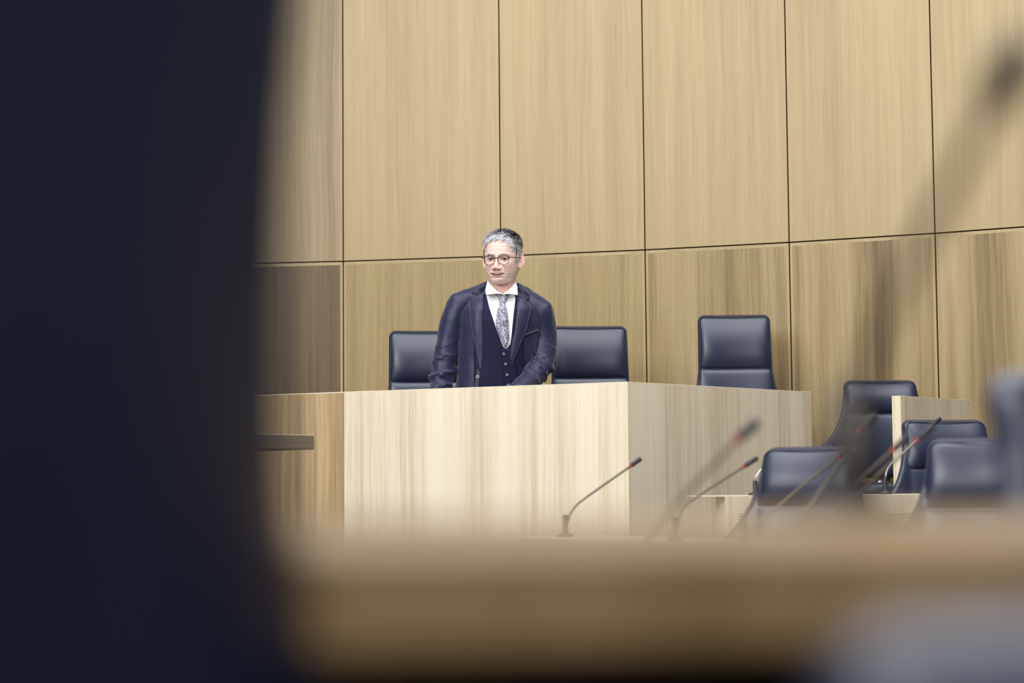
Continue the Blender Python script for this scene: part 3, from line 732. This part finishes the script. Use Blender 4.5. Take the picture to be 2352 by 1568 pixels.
# notch shadow lines are real gaps between collar and lapel; breast pocket welt
patch([(1203.5,772.5),(1204.5,777.5)], [(1235.5,758.5),(1236,764)], 14, .004, 'pocket_welt', M['suit'], jk, .003, m=6)
stitch([(1203.5,774),(1220,768),(1235.5,760)], .0062, .004, r=.0006)
# armhole seams
for poly in ([(1041,676),(1046,700),(1049,730),(1049,756)], [(1258,694),(1250,712),(1243,735),(1238,752)]):
    P = [frontm(xc_(*p), zc_(p[1]), .0005) for p in poly]
    MB().tube(smooth_pts(P, 5), .0016, 6).build('armhole_seam', M['vest'], jk)
# jacket button
c = frontm(xc_(1098.3,868.5), zc_(868.5), .010)
mb = MB().lathe([(.0075,0),(.0078,.002),(.0066,.0036),(.005,.0026)], 20); mb.xf(Matrix.Translation(c) @ Matrix.Rotation(PI/2, 4, 'X'))
b = mb.build('button', M['button'], jk); MB().ell(c+Vector((0,-.0028,0)), (.0026,.001,.0032), 8, 6).build('thread', M['dthread'], b)
# trousers and shoes (behind the desk)
hp = zc_(1000); cx = xc_(1141, 900)
lg = MB()
lg.loops([sup(cx, .165, .11, .12, hp-.0, y0=.02), sup(cx, .175, .12, .13, hp-.08, y0=.02), sup(cx, .165, .11, .12, hp-.16, y0=.02)])
for s in (-1, 1):
    cap(lg, [Vector((cx+s*.085, .02, hp-.1)), Vector((cx+s*.1, -.04, .42)), Vector((cx+s*.11, .05, .09))], [.085,.07,.055])
Vt, Nt, Ft = remeshed(lg, .012, 4)
Vt[:, 2] = np.maximum(Vt[:, 2], .03)
mobj('trousers', Vt, Ft, M['vest'], man)
for s in (-1, 1):
    rows = []
    for z, e in ((0, .96), (.015, 1), (.04, .95), (.065, .75), (.08, .5)):
        l = []
        for k in range(24):
            a = 2*PI*k/24; l.append((cx+s*.115+.048*e*math.cos(a), -.05+.145*e*math.sin(a)-.03*(1-e), z))
        rows.append(l)
    MB().loops(rows).build('shoe', M['blackp'], man)

# ---- head
HO = Vector((xc_(1154, 655), -.030, zc_(655.5)))       # chin level on the ear axis
YAW = math.radians(-16.5)
HM = Matrix.Translation(HO) @ Matrix.Rotation(YAW, 4, 'Z') @ Matrix.Rotation(math.radians(1.5), 4, 'Y') @ Matrix.Rotation(math.radians(2), 4, 'X')
tz = [0, .008, .02, .035, .05, .07, .09, .11, .13, .15, .17, .19, .21, .222, .231, .235]
tw = [.018, .036, .049, .059, .0655, .0705, .0735, .0755, .0775, .0785, .077, .0715, .0585, .043, .024, .003]
tf = [.052, .070, .0815, .0845, .0855, .085, .0835, .0835, .0865, .0880, .0860, .0765, .056, .038, .02, .003]
tb = [.02, .03, .045, .062, .076, .089, .097, .102, .105, .105, .101, .091, .07, .05, .028, .003]
def smf(tab):
    zs_ = np.linspace(0, .235, 471); v_ = np.interp(zs_, tz, tab)
    k = np.ones(17)/17; vp = np.pad(v_, 8, mode='edge'); r = np.convolve(vp, k, 'valid'); w_ = np.clip((.235-zs_)/.02, 0, 1); return zs_, r*w_+v_*(1-w_)
ZW, SW = smf(tw); _, SF = smf(tf); _, SB = smf(tb)
NR, NC = 210, 300
ti = np.linspace(0, 1, NR); zr = .1175-.1175*np.cos(PI*ti)
zr = .5*zr+.5*.235*ti; 
U = np.linspace(-PI, PI, NC, endpoint=False); TH = U-.45*np.sin(U)    # dense near the front (0 = face)
Z_, T_ = np.meshgrid(zr, TH, indexing='ij')
w_ = np.interp(Z_, ZW, SW); f_ = np.interp(Z_, ZW, SF); b_ = np.interp(Z_, ZW, SB)
sx_ = np.sign(np.sin(T_))*np.abs(np.sin(T_))**.88; cy_ = np.sign(np.cos(T_))*np.abs(np.cos(T_))**.88
Xh = w_*sx_; Yh = -np.where(cy_ > 0, f_, b_)*cy_
Zh = Z_.copy()
fr = np.clip((cy_-.15)/.3, 0, 1); fr = fr*fr*(3-2*fr)
Zq = Zh+.0065*np.clip((Zh-.018)/.02, 0, 1)+.004*np.clip((Zh-.065)/.03, 0, 1)
def G(x0, z0, sx, sz, amp, rot=0):
    dx = Xh-x0; dz_ = Zq-z0; c, s = math.cos(rot), math.sin(rot); a = dx*c+dz_*s; b = -dx*s+dz_*c
    return amp*np.exp(-.5*((a/sx)**2+(b/sz)**2))
def seg(x0, z0, x1, z1, sg, amp):
    dx, dz_ = x1-x0, z1-z0; L2 = dx*dx+dz_*dz_; t = np.clip(((Xh-x0)*dx+(Zq-z0)*dz_)/L2, 0, 1)
    d2 = (Xh-x0-t*dx)**2+(Zq-z0-t*dz_)**2; return amp*np.exp(-.5*d2/sg**2)
def segd(x0, z0, x1, z1):
    dx, dz_ = x1-x0, z1-z0; t = np.clip(((Xh-x0)*dx+(Zq-z0)*dz_)/(dx*dx+dz_*dz_), 0, 1)
    return np.sqrt((Xh-x0-t*dx)**2+(Zq-z0-t*dz_)**2)
folds = []
D = np.zeros_like(Xh)
# nose
nz_t = np.interp(Zq, [.060,.066,.071,.077,.085,.100,.115,.126,.14], [0,.008,.022,.0265,.0235,.0165,.0105,.006,0])
nz_w = np.interp(Zq, [.06,.072,.085,.115,.13], [.0125,.0105,.0085,.0070,.009])
D += nz_t*np.exp(-.5*(np.abs(Xh)/nz_w)**2.4)
for s in (-1, 1):
    D += G(s*.0145,.0715,.0048,.0052,.0105)+G(s*.0075,.0665,.0035,.0025,-.004)
    D += G(s*.032,.137,.017,.006,.0050,s*-.10)
    D += G(s*.031,.1205,.0150,.0085,-.0105)
    D += G(s*.013,.120,.006,.010,-.004)
    D += G(s*.043,.092,.016,.013,.0060)+G(s*.030,.101,.013,.004,.0022)
    fold = np.minimum.reduce([segd(s*.0175,.094,s*.027,.087), segd(s*.027,.087,s*.0345,.076), segd(s*.0345,.076,s*.0385,.058)]); D += -.0052*np.exp(-.5*(fold/.0027)**2)+G(s*.045,.084,.009,.013,.0028)
    folds.append(fold)
    D += G(s*.040,.064,.008,.012,.0042)+G(s*.052,.055,.010,.012,.003)
    D += seg(s*.027,.103,s*.016,.098,.002,-.002)+seg(s*.048,.120,s*.058,.124,.0015,-.0014)+seg(s*.048,.116,s*.059,.113,.0015,-.0014)
    D += G(s*.035,.0475,.004,.004,-.002)
    D += G(s*.060,.150,.012,.022,-.003)
D += G(0,.134,.011,.008,.002)+seg(-.004,.137,-.004,.146,.0015,-.0007)+seg(.005,.137,.005,.146,.0015,-.0007)
D += seg(-.030,.160,.030,.161,.0016,-.0005)+seg(-.034,.170,.034,.171,.0016,-.0005)
D += G(0,.060,.006,.008,-.0020)
zm = .0465+.0055*(Xh/.030)**2              # mouth line, corners raised
D += .0050*np.exp(-.5*((Zq-zm-.0075)/.0036)**2)*np.exp(-.5*(Xh/.020)**4)
D += .0062*np.exp(-.5*((Zq-zm+.0085)/.0042)**2)*np.exp(-.5*(Xh/.017)**4)
op = .0042*np.clip(1-(Xh/.031)**2, 0, 1)**.7
mouth = np.clip((op-np.abs(Zq-zm+.0005))/.0014+.5, 0, 1)*(np.abs(Xh) < .0325)
D += -.013*mouth
D += G(0,.027,.020,.0045,-.0045)+G(0,.013,.017,.011,.0062)
Yh = Yh-D*fr
# jaw softening, slight double chin
head_v = np.stack([Xh, Yh, Zh], -1)
cols = np.zeros((NR, NC, 4)); base = np.array(srgb(226,198,188)); cols[:] = base
def blend(mask, c):
    global cols
    cols = cols*(1-mask[..., None])+np.array(c)*mask[..., None]
ffr = fr
for s in (-1, 1):
    blend(np.clip(G(s*.043,.084,.017,.014,.45), 0, 1)*ffr, srgb(216,160,150))
    blend(.75*np.exp(-.5*(folds[(s+1)//2]/.0013)**2)*ffr, srgb(176,118,110))
    blend(np.clip(G(s*.022,.052,.022,.014,.22), 0, 1)*ffr, srgb(176,150,146))
    blend(np.clip(G(s*.031,.108,.014,.005,.3), 0, 1)*ffr, srgb(206,164,154))
blend(np.clip(G(0,.072,.014,.008,.35), 0, 1)*ffr, srgb(218,160,150))
up = np.exp(-.5*((Zq-zm-.0055)/.0020)**2)*np.exp(-(Xh/.021)**4); lo_ = np.exp(-.5*((Zq-zm+.0080)/.0034)**2)*np.clip(1-(Xh/.028)**2, 0, 1)**.5
blend(np.clip(np.maximum(up*.5, lo_*.8), 0, 1)*ffr, srgb(188,118,112))
for s in (-1, 1):
    blend(np.clip(G(s*.0085,.0655,.0034,.0020,1.0), 0, 1)*ffr, srgb(80,44,40))  # nostril shade painted as dark spots in the skin colour
blend(np.clip(mouth*1.4, 0, 1)*ffr, srgb(70,24,24))
# stubble and grey skin under the hair
def hairy(x, y, z):
    """how far inside the hairline a point of the skull lies (metres, >0 inside)"""
    ax = np.abs(x)
    front_line = .1965-.010*(ax/.045)**2*(ax < .05)+.004*np.sin(x*240)
    front_line = np.where(ax > .045, .1865-(ax-.045)*1.6, front_line)
    d1 = np.where(y < -.030, z-front_line, z-.108)         # forehead / side burns
    d1 = np.where((y < -.030) & (ax > .060), z-.150, d1)
    d1 = np.where((y < -.010) & (y > -.036) & (ax > .06), z-.098, d1)
    d2 = z-(.125-.9*np.clip(y, 0, .09)+.0*x)               # round the ear and down to the nape
    return np.where(y > -.010, np.maximum(d2, -1), d1)
hm = hairy(Xh, Yh, Zh); blend(np.clip(hm/.006, 0, 1)*.8, srgb(150,146,146))
hv = [HM @ Vector(p) for p in head_v.reshape(-1, 3)]
hf = [(i*NC+k, i*NC+(k+1) % NC, (i+1)*NC+(k+1) % NC, (i+1)*NC+k) for i in range(NR-1) for k in range(NC)]
hf.append(tuple(range(NC-1, -1, -1))); hf.append(tuple(range((NR-1)*NC, NR*NC)))
body = MB(); body.add(hv, hf); bcols = [tuple(c) for c in cols.reshape(-1, 4)]
def bsync(c=tuple(base)):
    while len(bcols) < len(body.v): bcols.append(tuple(c))
# ears
for s in (-1, 1):
    vs = []; fs = []; NRR, NP = 14, 40
    EM = HM @ Matrix.Translation((s*.0745, .006, .104)) @ Matrix.Rotation(s*math.radians(-26), 4, 'Z') @ Matrix.Rotation(math.radians(-8), 4, 'X')
    for side in (0, 1):
        for i in range(NRR+1):
            r = i/NRR
            for k in range(NP):
                a = 2*PI*k/NP; cy, sz = math.cos(a), math.sin(a)
                ly = .0175*cy*(1+.18*sz)+.004; lz = .033*sz
                if sz < -.5: ly = ly*.85-.002
                h = .004*math.exp(-((r-.90)/.09)**2)*(1 if not (cy < -.2 and sz < .5) else .35)+.0025*math.exp(-((r-.58)/.10)**2)*(cy > -.1)-.006*math.exp(-((r)/.42)**2)*(1 if sz < .5 else .3)
                if sz < -.75: h = .003
                xo = s*(.012*(.5+.5*cy)+h) if side == 0 else s*(.012*(.5+.5*cy)-.004)
                vs.append(EM @ Vector((xo, ly*r, lz*r)))
    for side in (0, 1):
        o_ = side*(NRR+1)*NP
        for i in range(NRR):
            for k in range(NP): fs.append((o_+i*NP+k, o_+i*NP+(k+1) % NP, o_+(i+1)*NP+(k+1) % NP, o_+(i+1)*NP+k))
    e = NRR*NP; e2 = (NRR+1)*NP+NRR*NP
    for k in range(NP): fs.append((e+k, e+(k+1) % NP, e2+(k+1) % NP, e2+k))
    body.add(vs, fs)
    bsync(srgb(226,186,178))
# eyelids (skin shells round the eyeballs)
eyes = []
for s in (-1, 1):
    ec = Vector((s*.0310, -.0695, .1098)); R_ = .0132
    for lo_ang, hi_ang, colr in ((8, 78, srgb(212,176,164)), (-75, -12, srgb(216,184,174))):
        vs = []; fs = []; A_, B_ = 12, 26
        for i in range(A_+1):
            for k in range(B_+1):
                az = math.radians(-80+160*k/B_)
                q = 1-(abs(-80+160*k/B_)/80)**2
                if lo_ang > 0: l0 = math.radians(-8+(lo_ang+8)*q**.8); l1 = math.radians(hi_ang); el_ = l0+(l1-l0)*i/A_
                else: l1 = math.radians(-8+(hi_ang+8)*q**.8); l0 = math.radians(lo_ang); el_ = l1+(l0-l1)*i/A_
                rr_ = R_*(1.0+.05*(i == 0))
                vs.append(HM @ (ec+Vector((rr_*1.12*math.sin(az)*math.cos(el_), -rr_*math.cos(az)*math.cos(el_), rr_*math.sin(el_)))))
        for i in range(A_):
            for k in range(B_): fs.append((i*(B_+1)+k, i*(B_+1)+k+1, (i+1)*(B_+1)+k+1, (i+1)*(B_+1)+k))
        body.add(vs, fs); bsync(colr)
    eyes.append(ec)
# neck, chest, hands : the rest of the one body mesh
nk_ = []
for z, r, y0 in ((zc_(705), .085, .01), (zc_(690), .068, .008), (zc_(675), .0605, .004), (zc_(660), .0590, .002), (zc_(645), .0585, .004), (zc_(630), .058, .012)):
    nk_.append(sup(xc_(1155, 665), r, r*1.02, r*1.05, z, n=40, e=1, y0=y0))
body.loops(nk_); bsync(srgb(218,176,164))
tb_ = MB()
tb_.loops([sup(cx, .13, .09, .1, hp-.05), sup(cx, .14, .1, .1, zc_(840)), sup(xc_(1150,740), .15, .095, .1, zc_(740)), sup(xc_(1151,705), .13, .07, .07, zc_(700)), sup(xc_(1153,690), .06, .055, .055, zc_(688))])
def hand(wr, fwd, side, down):
    fwd = fwd.normalized(); sd_ = side.normalized(); dn_ = down.normalized()
    q = wr+fwd*.045
    tb_.tube([wr-fwd*.02, wr+fwd*.02, q, wr+fwd*.085], [.026,.030,.034,.030], 14)
    for k, (o_, L, r) in enumerate(((-.030,.068,.0082),(-.010,.078,.0085),(.010,.073,.0083),(.029,.058,.0075))):
        b0 = wr+fwd*.078+sd_*o_; tb_.tube(smooth_pts([b0, b0+fwd*L*.45, b0+fwd*L*.78+dn_*L*.18, b0+fwd*L*.92+dn_*L*.45], 3), r, 10)
    b0 = wr+fwd*.03-sd_*.028; tb_.tube(smooth_pts([b0, b0-sd_*.022+fwd*.022, b0-sd_*.03+fwd*.05+dn_*.008], 3), .0095, 10)
cap(tb_, [armR[0], armR[2], armR[4], armR[5]], [.045,.042,.036,.030])
cap(tb_, [armL[0], armL[2], armL[4], armL[5]], [.045,.042,.036,.030])
for A in (armR, armL):
    fw = (A[-1]-A[-2]); hand(A[-1]+fw.normalized()*.01, fw+Vector((0,-.05,0)), Vector((1,0,0)) if A is armR else Vector((-1,-.4,0)), Vector((0,.2,-1)))
Vb, Nb, Fb = remeshed(tb_, .005, 2)
body.add([Vector(p) for p in Vb], Fb); bsync(srgb(220,180,168))
# teeth go with the head
bo = body.build('body', M['skin'], man, cols=bcols)
th_v = []; th_f = []
tt = MB()
for k in range(8):
    x0 = (k-4)*.0062+.0004; x1 = x0+.0056
    def ty(x): return -.0835+.010*(x/.025)**2
    zm0 = .0402+.0055*(((x0+x1)/2)/.030)**2
    tt.add([HM @ Vector(p) for p in [(x0,ty(x0),zm0+.0002),(x1,ty(x1),zm0+.0002),(x1,ty(x1),zm0+.0040),(x0,ty(x0),zm0+.0040),(x0,ty(x0)+.004,zm0+.0002),(x1,ty(x1)+.004,zm0+.0002),(x1,ty(x1)+.004,zm0+.0040),(x0,ty(x0)+.004,zm0+.0040)]],
           [(0,1,2,3),(7,6,5,4),(0,4,5,1),(1,5,6,2),(2,6,7,3),(3,7,4,0)])
M['teeth'] = plain('teeth', srgb(225,215,200), .3)
tt.build('teeth', M['teeth'], man, smooth=False)
M['eyew'] = plain('eye_white', srgb(205,196,192), .25); M['iris'] = plain('grey_iris', srgb(44,42,50), .2); M['lash'] = plain('dark_lashes', srgb(52,38,34), .7)
for ec in eyes:
    mb = MB().ell((0,0,0), (.0124*1.1,.0124,.0124), 24, 16); mb.xf(HM @ Matrix.Translation(ec)); e = mb.build('eyeball', M['eyew'], man)
    mb = MB().lathe([(.0069,0),(.0060,.0012),(.003,.0019),(.0005,.002)], 20)
    mb.xf(HM @ Matrix.Translation(ec+Vector((.0015,-.0112,-.0004))) @ Matrix.Rotation(PI/2, 4, 'X')); mb.build('iris', M['iris'], e)
    P = []
    for k in range(13):
        a = -76+152*k/12; q = 1-(abs(a)/80)**2; el_ = math.radians(-8+17*q**.8); az = math.radians(a); rr_ = .0141
        P.append(HM @ (ec+Vector((rr_*1.12*math.sin(az)*math.cos(el_), -rr_*math.cos(az)*math.cos(el_), rr_*math.sin(el_)))))
    MB().tube(P, [.0004]+[.0011]*11+[.0004], 6).build('eyelashes', M['lash'], e)

# ---- hair : a close cap and thousands of short strands
cells = []
Pg = head_v
dy1 = np.roll(Pg, -1, 1)-np.roll(Pg, 1, 1); dz1 = np.zeros_like(Pg); dz1[1:-1] = Pg[2:]-Pg[:-2]; dz1[0] = Pg[1]-Pg[0]; dz1[-1] = Pg[-1]-Pg[-2]
NN = np.cross(dy1, dz1); NN /= (np.linalg.norm(NN, axis=-1, keepdims=True)+1e-9)
sgn = np.sign(np.sum(NN*(Pg-np.array([0, 0, .12])), -1, keepdims=True)); NN = NN*sgn
area_ = np.linalg.norm(np.cross(dy1, dz1), axis=-1)*(hm > 0)*(Zh > .04)
pr = (area_/area_.sum()).ravel()
capv = MB(); 
capsh = Pg+NN*np.clip(hm/.010, 0, 1)[..., None]*.0045
keep = [f for f in hf[:-2] if min(hm.ravel()[list(f)]) > .0015]
us = sorted(set(i for f in keep for i in f)); mp = {a: b for b, a in enumerate(us)}
HVv = []; HF = []; HC_ = []
def htone(p, r):
    """hair tone : white over the forehead and his right temple, pepper-and-salt on the crown and left side"""
    x, y, z = p
    dark = .16+.62*np.clip((z-.196)/.018, 0, 1)*np.clip((y+.055)/.035, 0, 1)+.45*np.clip((x-.02)/.05, 0, 1)*np.clip((y+.075)/.03, 0, 1)*np.clip((z-.10)/.04, 0, 1)
    if x < -.02: dark *= .35
    if y < -.055: dark *= .3
    return np.array(srgb(58,56,62)) if r < dark*.9 else (np.array(srgb(250,250,253)) if r > .35+dark*.4 else np.array(srgb(196,196,203)))
for i in us:
    p = capsh.reshape(-1, 3)[i]; HVv.append(HM @ Vector(p)); HC_.append(htone(p, .5+.5*noise.noise(Vector(p)*420))*.9)
HF = [tuple(mp[i] for i in f) for f in keep]
idx = rng.choice(NR*NC, 15000, p=pr)
for i in idx:
    p = Vector(Pg.reshape(-1, 3)[i]); n_ = Vector(NN.reshape(-1, 3)[i]); d = hm.ravel()[i]
    p = p+Vector(rng.normal(0, .0006, 3))
    top = np.clip((p.z-.165)/.03, 0, 1)
    if p.y < -.02: flow = Vector((-.25*1+p.x*3, -1.0, -.55-.6*(1-top)))
    else: flow = Vector((p.x*6*top, -.7*top+.25*(1-top), -.2-.8*(1-top)))
    flow = flow-n_*flow.dot(n_)*.9
    if flow.length > 0: flow.normalize()
    Ln = (.0095+.0105*top)*(.7+.6*rng.rand())
    if p.y < -.05 and top > .3: Ln *= 1.15
    lift = .22+.5*top*(1 if p.y > -.05 else .5)
    dr = (n_*lift+flow*(1-lift*.5)+Vector(rng.normal(0, .14, 3))).normalized()
    p1 = p+dr*Ln*.5+n_*.001; p2 = p1+(dr+flow*.5-Vector((0,0,.15))).normalized()*Ln*.5
    sd_ = dr.cross(n_); 
    if sd_.length < 1e-3: continue
    sd_.normalize(); w0 = .00055+.00035*rng.rand()
    k = len(HVv); c = htone(p, rng.rand())*(.85+.3*rng.rand())
    for q, ww in ((p, w0), (p1, w0*.9), (p2, w0*.25)):
        HVv.append(HM @ (q-sd_*ww)); HVv.append(HM @ (q+sd_*ww)); HC_.append(c); HC_.append(c)
    HF += [(k, k+1, k+3, k+2), (k+2, k+3, k+5, k+4)]
HC_ = np.clip(np.array(HC_), 0, 1); HC_[:, 3] = 1
mobj('hair', HVv, HF, M['hair'], man, cols=HC_, recalc=False)
# eyebrows
BV = []; BF = []; BC = []
for s in (-1, 1):
    for k in range(90):
        a = rng.rand(); x = s*(.013+.036*a); z = .1222+.006*math.sin(PI*min(1, a*1.1))+rng.normal(0, .0014)
        i = np.argmin((Xh-x)**2+(Zh-z)**2+1*(cy_ < 0)); p = Vector(Pg.reshape(-1, 3)[i]); n_ = Vector((0, -1, 0))
        dr = Vector((s*.9, -.35, .25+rng.normal(0, .25))).normalized(); sd_ = dr.cross(n_).normalized(); w0 = .0005; L_ = .006
        k0 = len(BV); c = srgb(130,112,104) if rng.rand() < .6 else srgb(190,186,186)
        for q, ww in ((p, w0), (p+dr*L_*.6, w0), (p+dr*L_, .0001)):
            BV.append(HM @ (q-sd_*ww)); BV.append(HM @ (q+sd_*ww)); BC += [c, c]
        BF += [(k0, k0+1, k0+3, k0+2), (k0+2, k0+3, k0+5, k0+4)]
mobj('eyebrows', BV, BF, M['hair'], man, cols=BC, recalc=False)

# ---- glasses
def tort():
    t = NT('tortoiseshell'); tc = t.n('ShaderNodeTexCoord'); nz = t.noise(tc.outputs['Object'], 90, 2)
    t.l(t.ramp(nz, [(.42, srgb(44,28,18)), (.55, srgb(92,66,34)), (.68, srgb(190,168,116))]), t.p.inputs['Base Color']); t.p.inputs['Roughness'].default_value = .2; return t.m
M['tort'] = tort()
gl = NT('spectacle_glass'); gl.p.inputs['Base Color'].default_value = (1,1,1,1); gl.p.inputs['Roughness'].default_value = .02
tr = gl.n('ShaderNodeBsdfTransparent'); gs = gl.n('ShaderNodeBsdfGlossy'); gs.inputs['Roughness'].default_value = .03; mxx = gl.n('ShaderNodeMixShader'); mxx.inputs[0].default_value = .05
gl.l(tr.outputs[0], mxx.inputs[1]); gl.l(gs.outputs[0], mxx.inputs[2]); gl.l(mxx.outputs[0], gl.out.inputs['Surface'])
fm = MB(); GY = -.0965; lens = MB()
for s in (-1, 1):
    P = []; cxg = s*.0325; czg = .1025
    for k in range(49):
        a = 2*PI*k/48; ca_, sa = math.cos(a), math.sin(a)
        x = cxg+.0248*math.copysign(abs(ca_)**.92, ca_); z = czg+.0212*math.copysign(abs(sa)**(.85 if sa > 0 else 1), sa)
        P.append(Vector((x, GY+.35*(x*x)*4*.9, z)))
    Q = [HM @ p for p in P[:-1]]
    n_ = 8; vs = []; fs = []
    for k, p in enumerate(P[:-1]):
        tdir = (P[(k+1) % 48]-P[k-1]).normalized(); rad = tdir.cross(Vector((0, 1, 0))).normalized()
        th_ = .0014+.0011*(p.z > czg+.008)
        for j in range(n_):
            b = 2*PI*j/n_; vs.append(HM @ (p+rad*th_*math.cos(b)+Vector((0, .0018*math.sin(b), 0))))
    for k in range(48):
        for j in range(n_): fs.append((k*n_+j, k*n_+(j+1) % n_, ((k+1) % 48)*n_+(j+1) % n_, ((k+1) % 48)*n_+j))
    fm.add(vs, fs)
    lens.add(Q, [tuple(range(48))])
fm.tube([HM @ Vector(p) for p in ((-.0095,GY+.001,.1085),(-.004,GY-.001,.1110),(.004,GY-.001,.1110),(.0095,GY+.001,.1085))], .0022, 8)
g = fm.build('glasses', M['tort'], man)
lens.build('lenses', gl.m, g, smooth=False)
for s in (-1, 1):
    P = [HM @ Vector(p) for p in ((s*.056,GY+.004,.1135),(s*.066,GY+.008,.1135),(s*.0735,GY+.022,.1140),(s*.079,-.03,.1170),(s*.0815,.0,.1215),(s*.080,.012,.118),(s*.078,.018,.105))]
    MB().tube(smooth_pts(P, 3), .0019, 8).build('temple', M['tort'], g)

# ------------------------------------------------------------------ light
w = bpy.data.worlds.new('world'); scn.world = w; w.use_nodes = True
wt = w.node_tree; bg = wt.nodes['Background']; bg.inputs[0].default_value = (.93, .96, 1, 1); bg.inputs[1].default_value = 1.0
tcw = wt.nodes.new('ShaderNodeTexCoord'); spw = wt.nodes.new('ShaderNodeSeparateXYZ'); wt.links.new(tcw.outputs['Generated'], spw.inputs[0])
rw = wt.nodes.new('ShaderNodeValToRGB'); wt.links.new(spw.outputs[2], rw.inputs[0])
e_ = rw.color_ramp.elements; e_[0].position = 0; e_[0].color = (.10, .10, .105, 1); e_[1].position = .9; e_[1].color = (.95, 1.0, 1.1, 1)
x_ = e_.new(.25); x_.color = (.20, .205, .22, 1); wt.links.new(rw.outputs[0], bg.inputs[0])
def area(name, loc, target, sx, sy, power, col):
    l = bpy.data.lights.new(name, 'AREA'); l.shape = 'RECTANGLE'; l.size = sx; l.size_y = sy; l.energy = power; l.color = col
    o = link(bpy.data.objects.new(name, l)); o.location = loc
    o.rotation_euler = (Vector(target)-Vector(loc)).to_track_quat('-Z', 'Y').to_euler(); return o
area('window_light', (-4.2, 1.5, 4.8), (0, 8.5, 1.6), 6, 3.5, 700, (1, .985, .96))
area('ceiling_and_fill_light', (.3, 6.2, 6.0), (.3, 7.0, 0), 7, 3, 470, (.97, .98, 1))
area('ceiling_and_fill_light', (0, -3.6, 3.6), (0, 1.2, .9), 4, 2, 210, (1, .97, .93))  # fill light added behind the camera to brighten the near desk face
scn.view_settings.view_transform = 'Standard'; scn.view_settings.look = 'None'
scn.view_settings.gamma = 1; scn.view_settings.use_curve_mapping = False
scn.view_settings.exposure = -.27
